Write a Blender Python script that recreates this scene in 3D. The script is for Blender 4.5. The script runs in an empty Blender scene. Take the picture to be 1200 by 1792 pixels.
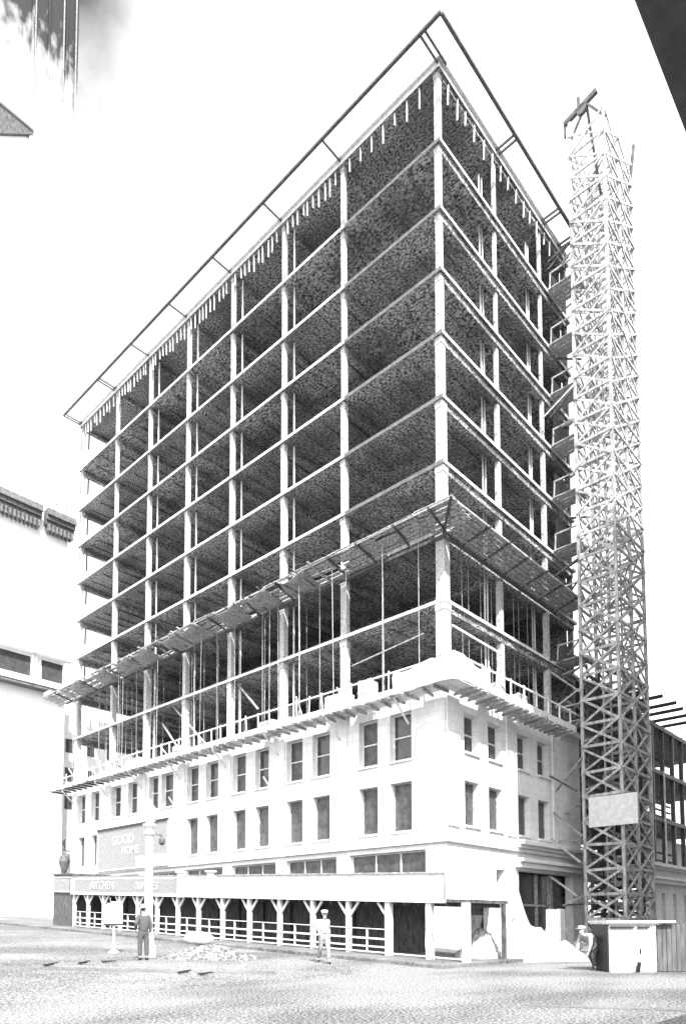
import bpy, bmesh, math, random
from mathutils import Vector, Matrix
random.seed(7)
scene = bpy.context.scene
COL = scene.collection
# ---------------------------------------------------------------- camera
cam_d = bpy.data.cameras.new('camera'); cam = bpy.data.objects.new('camera', cam_d); COL.objects.link(cam)
cam_d.sensor_fit = 'VERTICAL'; cam_d.sensor_height = 36.0
cam_d.lens = 1220.485/1792*36
cam_d.shift_x = (600-547.183)/1792
cam_d.shift_y = (1541.384-896)/1792
cam_d.clip_end = 3000; cam_d.clip_start = 0.1
cam.location = (0, 0, 1.5); cam.rotation_euler = (math.radians(90+3.344), 0, 0)
scene.camera = cam
# ---------------------------------------------------------------- sky, sun, exposure
SUN_EL = math.radians(48); SUN_AZ = math.radians(-76)          # azimuth measured from +X, counter-clockwise
w = bpy.data.worlds.new('World'); scene.world = w; w.use_nodes = True
nt = w.node_tree; nt.nodes.clear()
def N(nt, t, **k):
    n = nt.nodes.new(t)
    for a, b in k.items(): setattr(n, a, b)
    return n
sky = N(nt, 'ShaderNodeTexSky', sky_type='NISHITA', sun_disc=False, sun_elevation=SUN_EL,
        sun_rotation=math.pi/2-SUN_AZ, dust_density=3.0, air_density=1.5)
bw = N(nt, 'ShaderNodeRGBToBW'); bg = N(nt, 'ShaderNodeBackground'); out = N(nt, 'ShaderNodeOutputWorld')
# dark corner of the view painted into the sky colour, up and left
tc = N(nt, 'ShaderNodeTexCoord'); nz = N(nt, 'ShaderNodeTexNoise'); nz.inputs['Scale'].default_value = 9.0; nz.inputs['Detail'].default_value = 8
dot = N(nt, 'ShaderNodeVectorMath', operation='DOT_PRODUCT'); nrm = N(nt, 'ShaderNodeVectorMath', operation='NORMALIZE')
cd = Vector((-0.236, 0.522, 0.820)).normalized(); dot.inputs[1].default_value = cd
add = N(nt, 'ShaderNodeMath', operation='MULTIPLY_ADD'); add.inputs[1].default_value = 0.016; 
mr = N(nt, 'ShaderNodeMapRange'); mr.inputs['From Min'].default_value = 0.9985; mr.inputs['From Max'].default_value = 1.011
mr.inputs['To Min'].default_value = 1.0; mr.inputs['To Max'].default_value = 0.05; mr.interpolation_type = 'SMOOTHSTEP'
mul = N(nt, 'ShaderNodeMath', operation='MULTIPLY')
L = nt.links.new
L(tc.outputs['Generated'], nrm.inputs[0]); L(nrm.outputs[0], dot.inputs[0]); L(tc.outputs['Generated'], nz.inputs['Vector'])
L(nz.outputs['Fac'], add.inputs[0]); L(dot.outputs['Value'], add.inputs[2]); L(add.outputs[0], mr.inputs['Value'])
# a bright veil of high white cloud lies over the blue
n3 = N(nt, 'ShaderNodeTexNoise'); n3.inputs['Scale'].default_value = 1.6; n3.inputs['Detail'].default_value = 6
veil = N(nt, 'ShaderNodeMapRange'); veil.inputs['To Min'].default_value = 2.6; veil.inputs['To Max'].default_value = 3.2
L(tc.outputs['Generated'], n3.inputs['Vector']); L(n3.outputs['Fac'], veil.inputs['Value'])
va = N(nt, 'ShaderNodeMath', operation='ADD'); L(veil.outputs[0], va.inputs[1])
L(sky.outputs[0], bw.inputs[0]); L(bw.outputs[0], va.inputs[0]); L(va.outputs[0], mul.inputs[0]); L(mr.outputs[0], mul.inputs[1]); L(mul.outputs[0], bg.inputs['Color'])
bg.inputs['Strength'].default_value = 0.15
L(bg.outputs[0], out.inputs[0])
sd = bpy.data.lights.new('sun', 'SUN'); sun = bpy.data.objects.new('sun', sd); COL.objects.link(sun)
sd.energy = 4.0; sd.angle = math.radians(0.5); sd.color = (1, 1, 1)
sdir = Vector((math.cos(SUN_AZ)*math.cos(SUN_EL), math.sin(SUN_AZ)*math.cos(SUN_EL), math.sin(SUN_EL)))
sun.rotation_euler = sdir.to_track_quat('Z', 'Y').to_euler(); sun.location = (0, -20, 60)
scene.view_settings.view_transform = 'Standard'; scene.view_settings.look = 'None'
scene.view_settings.exposure = 1.35; scene.view_settings.gamma = 1
# ---------------------------------------------------------------- frame of the big building: local x = along right face, y = along left face
TH = math.radians(45.891)
CORNER = Vector((5.983, 30.9, 0))
dR = Vector((math.cos(TH), math.sin(TH), 0)); dL = Vector((-math.sin(TH), math.cos(TH), 0))
def W(v, u, z=0): return CORNER + dR*v + dL*u + Vector((0, 0, z))
SL = 0.0385
def gh(u): return SL*(min(max(u, -4.56), 60)+4.56)          # the street climbs to the left
def ghw(p):
    return gh((Vector((p[0], p[1], 0))-CORNER).dot(dL))
# ---------------------------------------------------------------- materials
def mat(name, a, b=None, scale=6, detail=6, rough=0.85, bump=0.0, lo=0.35, hi=0.65, stretch=(1, 1, 1), big=None, metallic=0, spec=0.3):
    """a = mean grey, b = second grey mixed by noise; big = (scale, grey, amount) broad staining"""
    m = bpy.data.materials.new(name); m.use_nodes = True; t = m.node_tree; p = t.nodes['Principled BSDF']
    p.inputs['Roughness'].default_value = rough; p.inputs['Metallic'].default_value = metallic
    p.inputs['Specular IOR Level'].default_value = spec
    if b is None: b = a*0.75
    co = N(t, 'ShaderNodeTexCoord'); mp = N(t, 'ShaderNodeMapping'); mp.inputs['Scale'].default_value = stretch
    t.links.new(co.outputs['Object'], mp.inputs[0])
    n = N(t, 'ShaderNodeTexNoise'); n.inputs['Scale'].default_value = scale; n.inputs['Detail'].default_value = detail; n.inputs['Roughness'].default_value = 0.65
    t.links.new(mp.outputs[0], n.inputs['Vector'])
    r = N(t, 'ShaderNodeMapRange'); r.inputs['From Min'].default_value = lo; r.inputs['From Max'].default_value = hi
    t.links.new(n.outputs['Fac'], r.inputs['Value'])
    mx = N(t, 'ShaderNodeMix', data_type='RGBA'); mx.inputs['A'].default_value = (b, b, b, 1); mx.inputs['B'].default_value = (a, a, a, 1)
    t.links.new(r.outputs[0], mx.inputs['Factor']); last = mx.outputs['Result']
    if big:
        n2 = N(t, 'ShaderNodeTexNoise'); n2.inputs['Scale'].default_value = big[0]; n2.inputs['Detail'].default_value = 4
        t.links.new(mp.outputs[0], n2.inputs['Vector'])
        r2 = N(t, 'ShaderNodeMapRange'); r2.inputs['From Min'].default_value = 0.45; r2.inputs['From Max'].default_value = 0.62; r2.inputs['To Max'].default_value = big[2]
        t.links.new(n2.outputs['Fac'], r2.inputs['Value'])
        m2 = N(t, 'ShaderNodeMix', data_type='RGBA'); g = big[1]; m2.inputs['B'].default_value = (g, g, g, 1)
        t.links.new(r2.outputs[0], m2.inputs['Factor']); t.links.new(last, m2.inputs['A']); last = m2.outputs['Result']
    t.links.new(last, p.inputs['Base Color'])
    if bump:
        bp = N(t, 'ShaderNodeBump'); bp.inputs['Strength'].default_value = bump; bp.inputs['Distance'].default_value = 0.05
        t.links.new(n.outputs['Fac'], bp.inputs['Height']); t.links.new(bp.outputs[0], p.inputs['Normal'])
    return m
M = {}
M['stone'] = mat('limestone', 0.80, 0.66, scale=3, bump=.15, big=(0.35, 0.6, .5))
def courses(m):
    t = m.node_tree; p = t.nodes['Principled BSDF']; old = p.inputs['Base Color'].links[0].from_socket
    co = N(t, 'ShaderNodeTexCoord'); sx = N(t, 'ShaderNodeSeparateXYZ'); ad = N(t, 'ShaderNodeMath', operation='ADD'); cb = N(t, 'ShaderNodeCombineXYZ')
    t.links.new(co.outputs['Object'], sx.inputs[0]); t.links.new(sx.outputs['X'], ad.inputs[0]); t.links.new(sx.outputs['Y'], ad.inputs[1]); t.links.new(ad.outputs[0], cb.inputs['X']); t.links.new(sx.outputs['Z'], cb.inputs['Y'])
    b = N(t, 'ShaderNodeTexBrick'); b.inputs['Scale'].default_value = 1; b.inputs['Brick Width'].default_value = 1.1; b.inputs['Row Height'].default_value = .46; b.inputs['Mortar Size'].default_value = .018
    b.inputs['Color1'].default_value = (1, 1, 1, 1); b.inputs['Color2'].default_value = (.93, .93, .93, 1); b.inputs['Mortar'].default_value = (.82, .82, .82, 1)
    t.links.new(cb.outputs[0], b.inputs['Vector']); mx = N(t, 'ShaderNodeMix', data_type='RGBA', blend_type='MULTIPLY'); mx.inputs['Factor'].default_value = 1
    t.links.new(old, mx.inputs['A']); t.links.new(b.outputs['Color'], mx.inputs['B']); t.links.new(mx.outputs['Result'], p.inputs['Base Color'])
courses(M['stone'])
def dark_top(name, z0, z1):      # dark corner of the view painted into the upper wall colour, ragged
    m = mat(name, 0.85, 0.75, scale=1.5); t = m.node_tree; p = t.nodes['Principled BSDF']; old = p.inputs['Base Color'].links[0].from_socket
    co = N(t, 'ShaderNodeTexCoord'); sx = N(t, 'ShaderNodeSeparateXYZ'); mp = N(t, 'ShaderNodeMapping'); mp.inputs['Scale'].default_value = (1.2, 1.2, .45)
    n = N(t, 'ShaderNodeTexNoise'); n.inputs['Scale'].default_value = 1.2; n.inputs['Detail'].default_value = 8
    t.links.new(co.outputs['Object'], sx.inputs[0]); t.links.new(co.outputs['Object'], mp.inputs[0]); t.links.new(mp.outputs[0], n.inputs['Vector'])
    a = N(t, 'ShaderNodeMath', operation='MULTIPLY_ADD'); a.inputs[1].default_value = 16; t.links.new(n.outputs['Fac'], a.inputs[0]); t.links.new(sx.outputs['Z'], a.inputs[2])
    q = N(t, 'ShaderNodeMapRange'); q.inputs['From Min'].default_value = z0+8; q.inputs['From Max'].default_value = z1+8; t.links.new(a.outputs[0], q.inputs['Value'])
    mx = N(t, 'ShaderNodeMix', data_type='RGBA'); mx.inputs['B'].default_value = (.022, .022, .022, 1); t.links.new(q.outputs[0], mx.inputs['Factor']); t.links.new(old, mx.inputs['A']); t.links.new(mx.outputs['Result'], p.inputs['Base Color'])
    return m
M['sootyfar'] = dark_top('soot_topped_stone', 71, 84)
M['concrete'] = mat('concrete', 0.50, 0.20, scale=9, bump=.2, lo=.3, hi=.6)
M['slab'] = mat('slab_concrete', 0.55, 0.025, scale=7.0, detail=9, bump=.7, lo=.42, hi=.60, stretch=(1.5, 1.0, 2), big=(0.25, 0.06, .6))  # shade of the undersides put into the colour, darker than the edges
M['edge'] = mat('slab_edge_concrete', 0.75, 0.5, scale=4, bump=.2)  # lighter copy of the slab concrete for the sunlit edges
M['edgeform'] = mat('old_form_board', 0.17, 0.09, scale=5)
M['faded'] = mat('faded_lettering', 0.46, 0.3, scale=14)
M['soot'] = mat('sooty_stone', 0.20, 0.07, scale=5, bump=.4)  # plain darker stone for the cornices and balcony underside
M['planking'] = mat('speckled_planking', 0.55, 0.12, scale=9, detail=8, bump=.6, lo=.4, hi=.6)
M['glass2'] = mat('open_dusty_glass', 0.07, 0.02, scale=1.5, detail=8, rough=.12, spec=.7)
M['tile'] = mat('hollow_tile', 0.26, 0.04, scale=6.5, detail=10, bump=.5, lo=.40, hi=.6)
M['steel'] = mat('weathered_steel', 0.14, 0.06, scale=8, rough=.6, metallic=.2)
M['fencewood'] = mat('fence_boards', 0.15, 0.07, scale=9, stretch=(1, 1, .15))
M['darkwood'] = mat('tarred_timber', 0.13, 0.04, scale=7, stretch=(1, 1, .3), bump=.3)
M['wood'] = mat('raw_timber', 0.52, 0.22, scale=7, detail=8, bump=.4, stretch=(1, 1, .5))
M['palewood'] = mat('bleached_timber', 0.72, 0.5, scale=6, bump=.3, stretch=(1, 1, .4))
M['greywood'] = mat('grey_planks', 0.36, 0.14, scale=6, detail=8, bump=.4)
M['white'] = mat('white_paint', 0.66, 0.48, scale=4, rough=.6, bump=.08, big=(1.2, .6, .25))
M['greysign'] = mat('grey_painted_board', 0.31, 0.17, scale=10, rough=.6)
M['glass'] = mat('dusty_glass', 0.09, 0.025, scale=2.5, detail=8, rough=.3, spec=.5)
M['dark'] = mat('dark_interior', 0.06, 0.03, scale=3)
M['cloth'] = mat('white_canvas', 0.55, 0.32, scale=3, bump=.5)
M['sand'] = mat('sand', 0.24, 0.06, scale=9, detail=10, bump=.6, lo=.4, hi=.6)
M['palesand'] = mat('white_sand', 0.46, 0.22, scale=6, detail=10, bump=.4)
M['pavement'] = mat('pavement', 0.17, 0.05, scale=11, detail=8, bump=.2, lo=.42, hi=.58, big=(0.5, 0.20, .6))
M['tower'] = mat('hoist_timber', 0.52, 0.20, scale=5, bump=.4, stretch=(1, 1, .3))
M['farstone'] = mat('pale_far_stone', 0.85, 0.75, scale=1.5)
M['skin'] = mat('skin', 0.42, 0.34, scale=8, rough=.6)
M['suit'] = mat('dark_wool', 0.10, 0.05, scale=30)
M['shirt'] = mat('white_shirt', 0.42, 0.22, scale=14, bump=.3)
M['trousers'] = mat('light_trousers', 0.30, 0.16, scale=14, bump=.3)
M['hair'] = mat('hair', 0.06, 0.03, scale=40)
M['black'] = mat('black_paint', 0.03, 0.02, scale=6, rough=.5)
def road_mat():
    m = bpy.data.materials.new('gravelled_road'); m.use_nodes = True; t = m.node_tree; p = t.nodes['Principled BSDF']; p.inputs['Roughness'].default_value = .95
    p.inputs['Specular IOR Level'].default_value = .1
    co = N(t, 'ShaderNodeTexCoord')
    n1 = N(t, 'ShaderNodeTexNoise'); n1.inputs['Scale'].default_value = 20; n1.inputs['Detail'].default_value = 4; n1.inputs['Roughness'].default_value = .7
    n2 = N(t, 'ShaderNodeTexNoise'); n2.inputs['Scale'].default_value = 0.23; n2.inputs['Detail'].default_value = 5; n2.inputs['Roughness'].default_value = .55
    mp = N(t, 'ShaderNodeMapping'); mp.inputs['Rotation'].default_value = (0, 0, math.radians(20)); mp.inputs['Scale'].default_value = (0.7, 1.3, 1); mp.inputs['Location'].default_value = (3.1, 1.9, 0)
    t.links.new(co.outputs['Object'], n1.inputs['Vector']); t.links.new(co.outputs['Object'], mp.inputs[0]); t.links.new(mp.outputs[0], n2.inputs['Vector'])
    r2 = N(t, 'ShaderNodeMapRange'); r2.inputs['From Min'].default_value = .42; r2.inputs['From Max'].default_value = .60; r2.inputs['To Min'].default_value = .0; r2.inputs['To Max'].default_value = .065
    ad = N(t, 'ShaderNodeMath', operation='ADD'); r1 = N(t, 'ShaderNodeMapRange'); r1.inputs['From Min'].default_value = .48; r1.inputs['From Max'].default_value = .58
    t.links.new(n2.outputs['Fac'], r2.inputs['Value']); t.links.new(n1.outputs['Fac'], ad.inputs[0]); t.links.new(r2.outputs[0], ad.inputs[1]); t.links.new(ad.outputs[0], r1.inputs['Value'])
    mx = N(t, 'ShaderNodeMix', data_type='RGBA'); mx.inputs['A'].default_value = (.275, .275, .275, 1); mx.inputs['B'].default_value = (.045, .045, .045, 1)
    t.links.new(r1.outputs[0], mx.inputs['Factor']); t.links.new(mx.outputs['Result'], p.inputs['Base Color'])
    bp = N(t, 'ShaderNodeBump'); bp.inputs['Strength'].default_value = .5; bp.inputs['Distance'].default_value = .03
    t.links.new(n1.outputs['Fac'], bp.inputs['Height']); t.links.new(bp.outputs[0], p.inputs['Normal'])
    return m
M['road'] = road_mat()
# ---------------------------------------------------------------- helpers
class MB:
    def __init__(s): s.v = []; s.f = []; s.mi = []
    def quadbox(s, c, mi=0):
        """c: 8 corners, bottom ring then top ring"""
        b = len(s.v); s.v += [tuple(p) for p in c]
        for q in ((3, 2, 1, 0), (4, 5, 6, 7), (0, 1, 5, 4), (1, 2, 6, 5), (2, 3, 7, 6), (3, 0, 4, 7)):
            s.f.append(tuple(b+i for i in q)); s.mi.append(mi)
    def box(s, x0, x1, y0, y1, z0, z1, mi=0, zf=None):
        if x1 < x0: x0, x1 = x1, x0
        if y1 < y0: y0, y1 = y1, y0
        c = [(x0, y0), (x1, y0), (x1, y1), (x0, y1)]
        f = zf or (lambda x, y: 0)
        s.quadbox([(x, y, z0+f(x, y)) for x, y in c]+[(x, y, z1+f(x, y)) for x, y in c], mi)
    def bar(s, p, q, r, r2=None, mi=0, up=None):
        """rectangular bar from p to q, half widths r (side) and r2 (up)"""
        p = Vector(p); q = Vector(q); r2 = r if r2 is None else r2
        d = (q-p).normalized(); upv = Vector(up) if up else (Vector((0, 0, 1)) if abs(d.z) < .95 else Vector((1, 0, 0)))
        a = d.cross(upv).normalized(); b = a.cross(d).normalized()
        k = [(-1, -1), (1, -1), (1, 1), (-1, 1)]
        s.quadbox([p+a*r*i+b*r2*j for i, j in k]+[q+a*r*i+b*r2*j for i, j in k], mi)
    def tube(s, p, q, r0, r1=None, n=10, mi=0):
        p = Vector(p); q = Vector(q); r1 = r0 if r1 is None else r1
        d = (q-p).normalized(); upv = Vector((0, 0, 1)) if abs(d.z) < .95 else Vector((1, 0, 0))
        a = d.cross(upv).normalized(); b_ = a.cross(d).normalized(); b = len(s.v)
        for P, r in ((p, r0), (q, r1)):
            for i in range(n):
                t = 2*math.pi*i/n; s.v.append(tuple(P+(a*math.cos(t)+b_*math.sin(t))*r))
        for i in range(n):
            j = (i+1) % n; s.f.append((b+i, b+j, b+n+j, b+n+i)); s.mi.append(mi)
        s.f.append(tuple(b+i for i in reversed(range(n)))); s.mi.append(mi)
        s.f.append(tuple(b+n+i for i in range(n))); s.mi.append(mi)
    def lathe(s, prof, n=16, c=(0, 0, 0), mi=0, sx=1, sy=1):
        b = len(s.v)
        for r, z in prof:
            for i in range(n):
                t = 2*math.pi*i/n; s.v.append((c[0]+math.cos(t)*r*sx, c[1]+math.sin(t)*r*sy, c[2]+z))
        for k in range(len(prof)-1):
            for i in range(n):
                j = (i+1) % n; s.f.append((b+k*n+i, b+k*n+j, b+(k+1)*n+j, b+(k+1)*n+i)); s.mi.append(mi)
        s.f.append(tuple(b+i for i in reversed(range(n)))); s.mi.append(mi)
        e = b+(len(prof)-1)*n; s.f.append(tuple(e+i for i in range(n))); s.mi.append(mi)
    def build(s, name, mats, parent=None, bevel=0, smooth=False):
        me = bpy.data.meshes.new(name); me.from_pydata(s.v, [], s.f)
        mats = mats if isinstance(mats, (list, tuple)) else [mats]
        for m in mats: me.materials.append(m)
        me.polygons.foreach_set('material_index', s.mi)
        bm = bmesh.new(); bm.from_mesh(me); bmesh.ops.recalc_face_normals(bm, faces=bm.faces[:])
        if smooth:
            for f in bm.faces: f.smooth = True
        bm.to_mesh(me); bm.free(); me.update()
        o = bpy.data.objects.new(name, me); COL.objects.link(o)
        if parent is not None: o.parent = parent
        if bevel:
            b = o.modifiers.new('bevel', 'BEVEL'); b.width = bevel; b.segments = 1; b.limit_method = 'ANGLE'
        return o
def tag(o, label=None, cat=None, group=None, kind=None):
    if label: o['label'] = label
    if cat: o['category'] = cat
    if group: o['group'] = group
    if kind: o['kind'] = kind
    return o
def thing(name, label, cat, loc, rz=0, group=None):
    o = bpy.data.objects.new(name, None); COL.objects.link(o); o.location = loc; o.rotation_euler = (0, 0, rz); o.empty_display_size = .3
    return tag(o, label, cat, group)
def kids(o): return [c for c in bpy.data.objects if c.parent == o]
def copy_tree(o, parent=None):
    c = o.copy(); COL.objects.link(c)
    if parent is not None: c.parent = parent
    for ch in kids(o): copy_tree(ch, c)
    return c
def P3(pl, a, d, z):                     # pl 'L': a along left face, 'R': a along right face; d = depth inwards
    return (d, a, z) if pl == 'L' else (a, d, z)
def pbox(mb, pl, a0, a1, d0, d1, z0, z1, mi=0):
    if pl == 'L': mb.box(d0, d1, a0, a1, z0, z1, mi)
    else: mb.box(a0, a1, d0, d1, z0, z1, mi)
def facade(mb, pl, a0, a1, z0, z1, holes, d0, d1, mi=0):
    zs = sorted({z0, z1} | {h[k] for h in holes for k in (2, 3) if z0 < h[k] < z1})
    for i in range(len(zs)-1):
        za, zb = zs[i], zs[i+1]; zm = (za+zb)/2
        cut = sorted((h[0], h[1]) for h in holes if h[2] < zm < h[3]); a = a0
        for c in cut:
            if c[0] > a: pbox(mb, pl, a, c[0], d0, d1, za, zb, mi)
            a = max(a, c[1])
        if a < a1: pbox(mb, pl, a, a1, d0, d1, za, zb, mi)
def text_mesh(name, s, size, m, parent, loc, rot, ext=.01, sx=1):
    c = bpy.data.curves.new(name, 'FONT'); c.body = s; c.size = size; c.extrude = ext; c.align_x = 'CENTER'; c.align_y = 'CENTER'; c.offset = size*.02
    o = bpy.data.objects.new(name, c); COL.objects.link(o); bpy.context.view_layer.update()
    me = bpy.data.meshes.new_from_object(o.evaluated_get(bpy.context.evaluated_depsgraph_get()))
    bpy.data.objects.remove(o); me.materials.clear(); me.materials.append(m)
    o = bpy.data.objects.new(name, me); COL.objects.link(o); o.parent = parent; o.location = loc; o.rotation_euler = rot; o.scale = (sx, 1, 1)
    return o
# ================================================================= GROUND
g = MB()
us = [-700, -4.56, 60, 700]
for i in range(3):
    b = len(g.v)
    for u in (us[i], us[i+1]):
        for v in (-700, 700): g.v.append((v, u, gh(u)-.0))
    g.f.append((b, b+1, b+3, b+2)); g.mi.append(0)
road = g.build('road', M['road']); road.location = CORNER; road.rotation_euler = (0, 0, TH); road['kind'] = 'structure'
g = MB()
zf = lambda x, y: gh(y)
for u0, u1 in ((-4.56, 60), ):
    g.box(-7.6, 0.0, u0, u1, -.3, .13, zf=zf)
g.box(-7.6, 46, -4.3-.26, -4.56-.2, -.3, .13)
g2 = MB(); g2.box(-.0, 50, -4.56, -.0, -.3, .127)
pv = g.build('pavement', M['pavement'], bevel=.02); pv.location = CORNER; pv.rotation_euler = (0, 0, TH); pv['kind'] = 'structure'
pv2 = g2.build('pavement', M['palesand'], bevel=.02); pv2.location = CORNER; pv2.rotation_euler = (0, 0, TH); pv2['kind'] = 'structure'
# ================================================================= THE TOWER UNDER CONSTRUCTION
bld = thing('office_building', 'tall corner office building, bare concrete floors and columns above a finished white stone base', 'building', CORNER, TH)
ULEN, VLEN = 35.0, 14.2
ZR = 42.4
LEV = [16.2, 19.5, 22.74, 25.87, 29.0, 32.1, 35.15, 38.55]
LV = LEV + [ZR]
uc = [0.24, 6.23, 10.84, 15.5, 20.17, 24.81, 29.39, 34.76]
vc = [0.24, 5.46, 10.66]
ZB = 12.62
# columns
def column(v, u, z0=ZB, z1=ZR-.2, r=.16, rt=None, m='concrete'):
    rt = rt or r; mb = MB(); zs = [z0]+LV
    for k in range(len(zs)-1):                     # columns shrink storey by storey; a head, a pour joint and a form tie on each
        q = r+(rt-r)*min(1, k/6); a, b = zs[k], zs[k+1]; e = random.uniform(-.012, .012)
        mb.box(v-q, v+q, u-q+e, u+q+e, a, b-.161)
        mb.box(v-q-.02, v+q+.02, u-q-.02, u+q+.02, b-.50, b-.16)
        mb.box(v-q-.012, v+q+.012, u-q-.012, u+q+.012, a+.02, a+.14)
        mb.box(v-q-.05, v+q+.05, u-.03, u+.03, a+1.0+e*8, a+1.06+e*8)
    mb.build('column', M[m], bld)
for i, u in enumerate(uc): column(.24, u, r=.25 if i == 0 else .18, rt=.13 if i == 0 else .115)
for v in vc[1:]: column(v, .24, r=.15, rt=.085)
column(13.95, .24, r=.13, m='steel')
for u in uc[1:]:
    for v in vc[1:]: column(v, u, r=.2, rt=.15)
for u in (6.23, 15.5, 24.81, 34.76): column(13.1, u, r=.18)
# slabs with ribs underneath
for k, z in enumerate(LV):
    mb = MB(); zt = z
    th = .15 if z < ZR else .26
    mb.box(-.03, VLEN, -.03, ULEN, zt-th, zt, 0)
    for u in uc: mb.box(.35, VLEN-.3, u-.17, u+.17, zt-.50, zt-th+.003, 0)
    for v in vc[1:]: mb.box(v-.17, v+.17, .45, ULEN-.45, zt-.52, zt-th+.002, 0)
    u = 1.1
    while u < ULEN-.5:                              # joists
        if min(abs(u-c) for c in uc) > .35: mb.box(.5, VLEN-.4, u-.05, u+.05, zt-.24, zt-th+.001, 0)
        u += random.uniform(.9, 1.7)
    mb.build('floor_slab', M['slab'], bld)
    mb = MB()
    mb.box(-.05, -.032, 6.0 if 19 < z < ZR else -.05, ULEN+.02, zt-th, zt+.004); mb.box(-.0315, VLEN+.02, -.05, -.032, zt-th, zt+.004)
    mb.box(.0, .22, ULEN+.003, ULEN+.03, zt-th, zt+.003)
    mb.build('slab_edge', M['edge'], bld)
    if 19 < z < ZR:                                # the corner bay still wears its dark edge forms
        mb = MB(); mb.box(-.048, -.0321, -.05, 5.99, zt-th-.03, zt+.004); mb.build('edge_form', M['edgeform'], bld)
# thin riser pipes behind the columns
for u in uc[2:6]:
    mb = MB(); mb.tube((.62, u-.42, ZB), (.62, u-.42, ZR-.4), .05, n=8); mb.build('riser_pipe', M['palewood'], bld)
for v in (5.46, 10.66):
    for dv in (-.35, -.62):
        mb = MB(); mb.tube((v+dv, .75, ZB), (v+dv, .75, ZR-1.2), .045, n=8); mb.build('riser_pipe', M['palewood'], bld)
for z in LV[2:]:
    for dv, hh in ((.15, 1.5), (.75, 1.2)):
        mb = MB(); mb.bar((dv, ULEN-.1, z-.3), (dv, ULEN-.05, z-.3-hh-random.uniform(0, .5)), .05, .05); mb.build('jack_post', M['steel'], bld)
# rear and end walls of dark hollow tile
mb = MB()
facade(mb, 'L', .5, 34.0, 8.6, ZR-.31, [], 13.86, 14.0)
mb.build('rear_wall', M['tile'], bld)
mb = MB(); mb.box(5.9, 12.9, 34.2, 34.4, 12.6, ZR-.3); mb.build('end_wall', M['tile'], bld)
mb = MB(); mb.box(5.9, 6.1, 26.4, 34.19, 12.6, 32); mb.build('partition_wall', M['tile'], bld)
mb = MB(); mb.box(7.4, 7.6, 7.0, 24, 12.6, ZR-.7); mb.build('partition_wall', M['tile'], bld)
# roof: outriggers and edge beam of the cornice framing, hanging rods
mb = MB()
mb.bar((-1.5, -1.13, ZR-.05), (-1.5, 34.9, ZR-.05), .075, .06); mb.bar((-1.42, -1.13, ZR-.05), (12.6, -1.13, ZR-.05), .075, .06)
mb.build('edge_beam', M['steel'], bld)
for u in [-.12]+uc[1:]:
    mb = MB()
    for s in ((0,) if u > 0 and u < 34 and u not in (29.39,) else (-.12, .14)):
        mb.bar((-1.45, u+s, ZR-.06), (.3, u+s, ZR-.06), .045, .045)
    mb.build('outrigger', M['steel'], bld)
for v in (5.3, 10.5, 12.6):
    mb = MB()
    for s in (0, .28): mb.bar((v+s, -1.08, ZR-.06), (v+s, .3, ZR-.06), .045, .05)
    mb.build('outrigger', M['steel'], bld)
mb = MB(); mb.box(-.2, 13.9, -.2, 34.9, ZR+.005, ZR+.05); mb.build('roof_deck', M['palewood'], bld)
n = 0
for i in range(len(uc)-1):
    k = 10 if i else 7
    for j in range(k):
        u = uc[i]+(uc[i+1]-uc[i])*(j+1+random.uniform(-.2, .2))/(k+1)
        if i == 0: u = uc[0]+.9+j*.75
        L_ = random.uniform(.6, 1.05); mb = MB(); mb.bar((.05, u, ZR-.31), (.08, u+.03, ZR-.31-L_), .022, .035); mb.build('hanger_plate', M['palewood'], bld)
for j in range(14):
    v = .8+j*.85+random.uniform(-.1, .1); mb = MB(); mb.bar((v, .05, ZR-.31), (v, .08, ZR-.31-random.uniform(.7, 1.1)), .035, .022); mb.build('hanger_plate', M['palewood'], bld)
# ---- base: stone walls with window openings
LW3 = [(32.95, 34.1), (30.8, 32.0), (27.7, 28.95), (25.5, 26.7), (22.9, 24.0), (21.15, 22.5), (18.4, 19.6), (16.4, 17.6), (13.8, 15.0), (11.8, 12.95), (9.1, 10.34), (7.1, 8.35), (3.93, 5.12), (1.91, 3.17)]
LW2 = [(32.95, 34.0), (30.75, 31.95)] + [w_ for w_ in LW3 if w_[1] < 20]
RW = [(1.5, 2.75), (3.65, 4.95), (6.6, 7.85), (8.8, 10.1)]
holesL = [(a, b, 9.13, 11.42) for a, b in LW3]+[(a, b, 5.75, 8.08) for a, b in LW2]
TR = [(1.17, 5.75), (6.65, 10.35), (11.2, 15.05), (15.9, 19.7), (20.6, 24.3), (25.2, 28.9), (29.8, 34.2)]
holesL += [(a, b, .55+gh(a), 4.80) for a, b in TR]
holesR = [(a, b, 9.5, 11.2) for a, b in RW[:0]]+[(a, b, 9.4, 11.25) for a, b in RW]+[(a, b, 5.95, 8.05) for a, b in RW]
holesR += [(1.5, 3.75, .15, 2.45), (4.25, 5.1, 2.9, 4.05), (6.5, 12.9, .15, 4.1)]
mb = MB(); facade(mb, 'L', 0, ULEN, -.5, ZB-.3, holesL, 0, .45)
for a in (0.0, 5.85, 10.44, 15.1, 19.75, 24.4, 28.98, 34.15):       # shallow piers, standing proud of the wall
    b_ = a+.8 if a else 1.05
    pbox(mb, 'L', a+.02, b_, -.09, .0-.003, 5.3, ZB-.6)
mb.build('street_wall', M['stone'], bld)
mb = MB(); facade(mb, 'R', .452, VLEN, -.5, ZB-.3, holesR, 0, .45)
for a in (.0, 5.35, 10.5):
    pbox(mb, 'R', a+.02, a+1.0, -.09, .0-.003, 5.8, ZB-.6)
mb.build('side_wall', M['stone'], bld)
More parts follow.
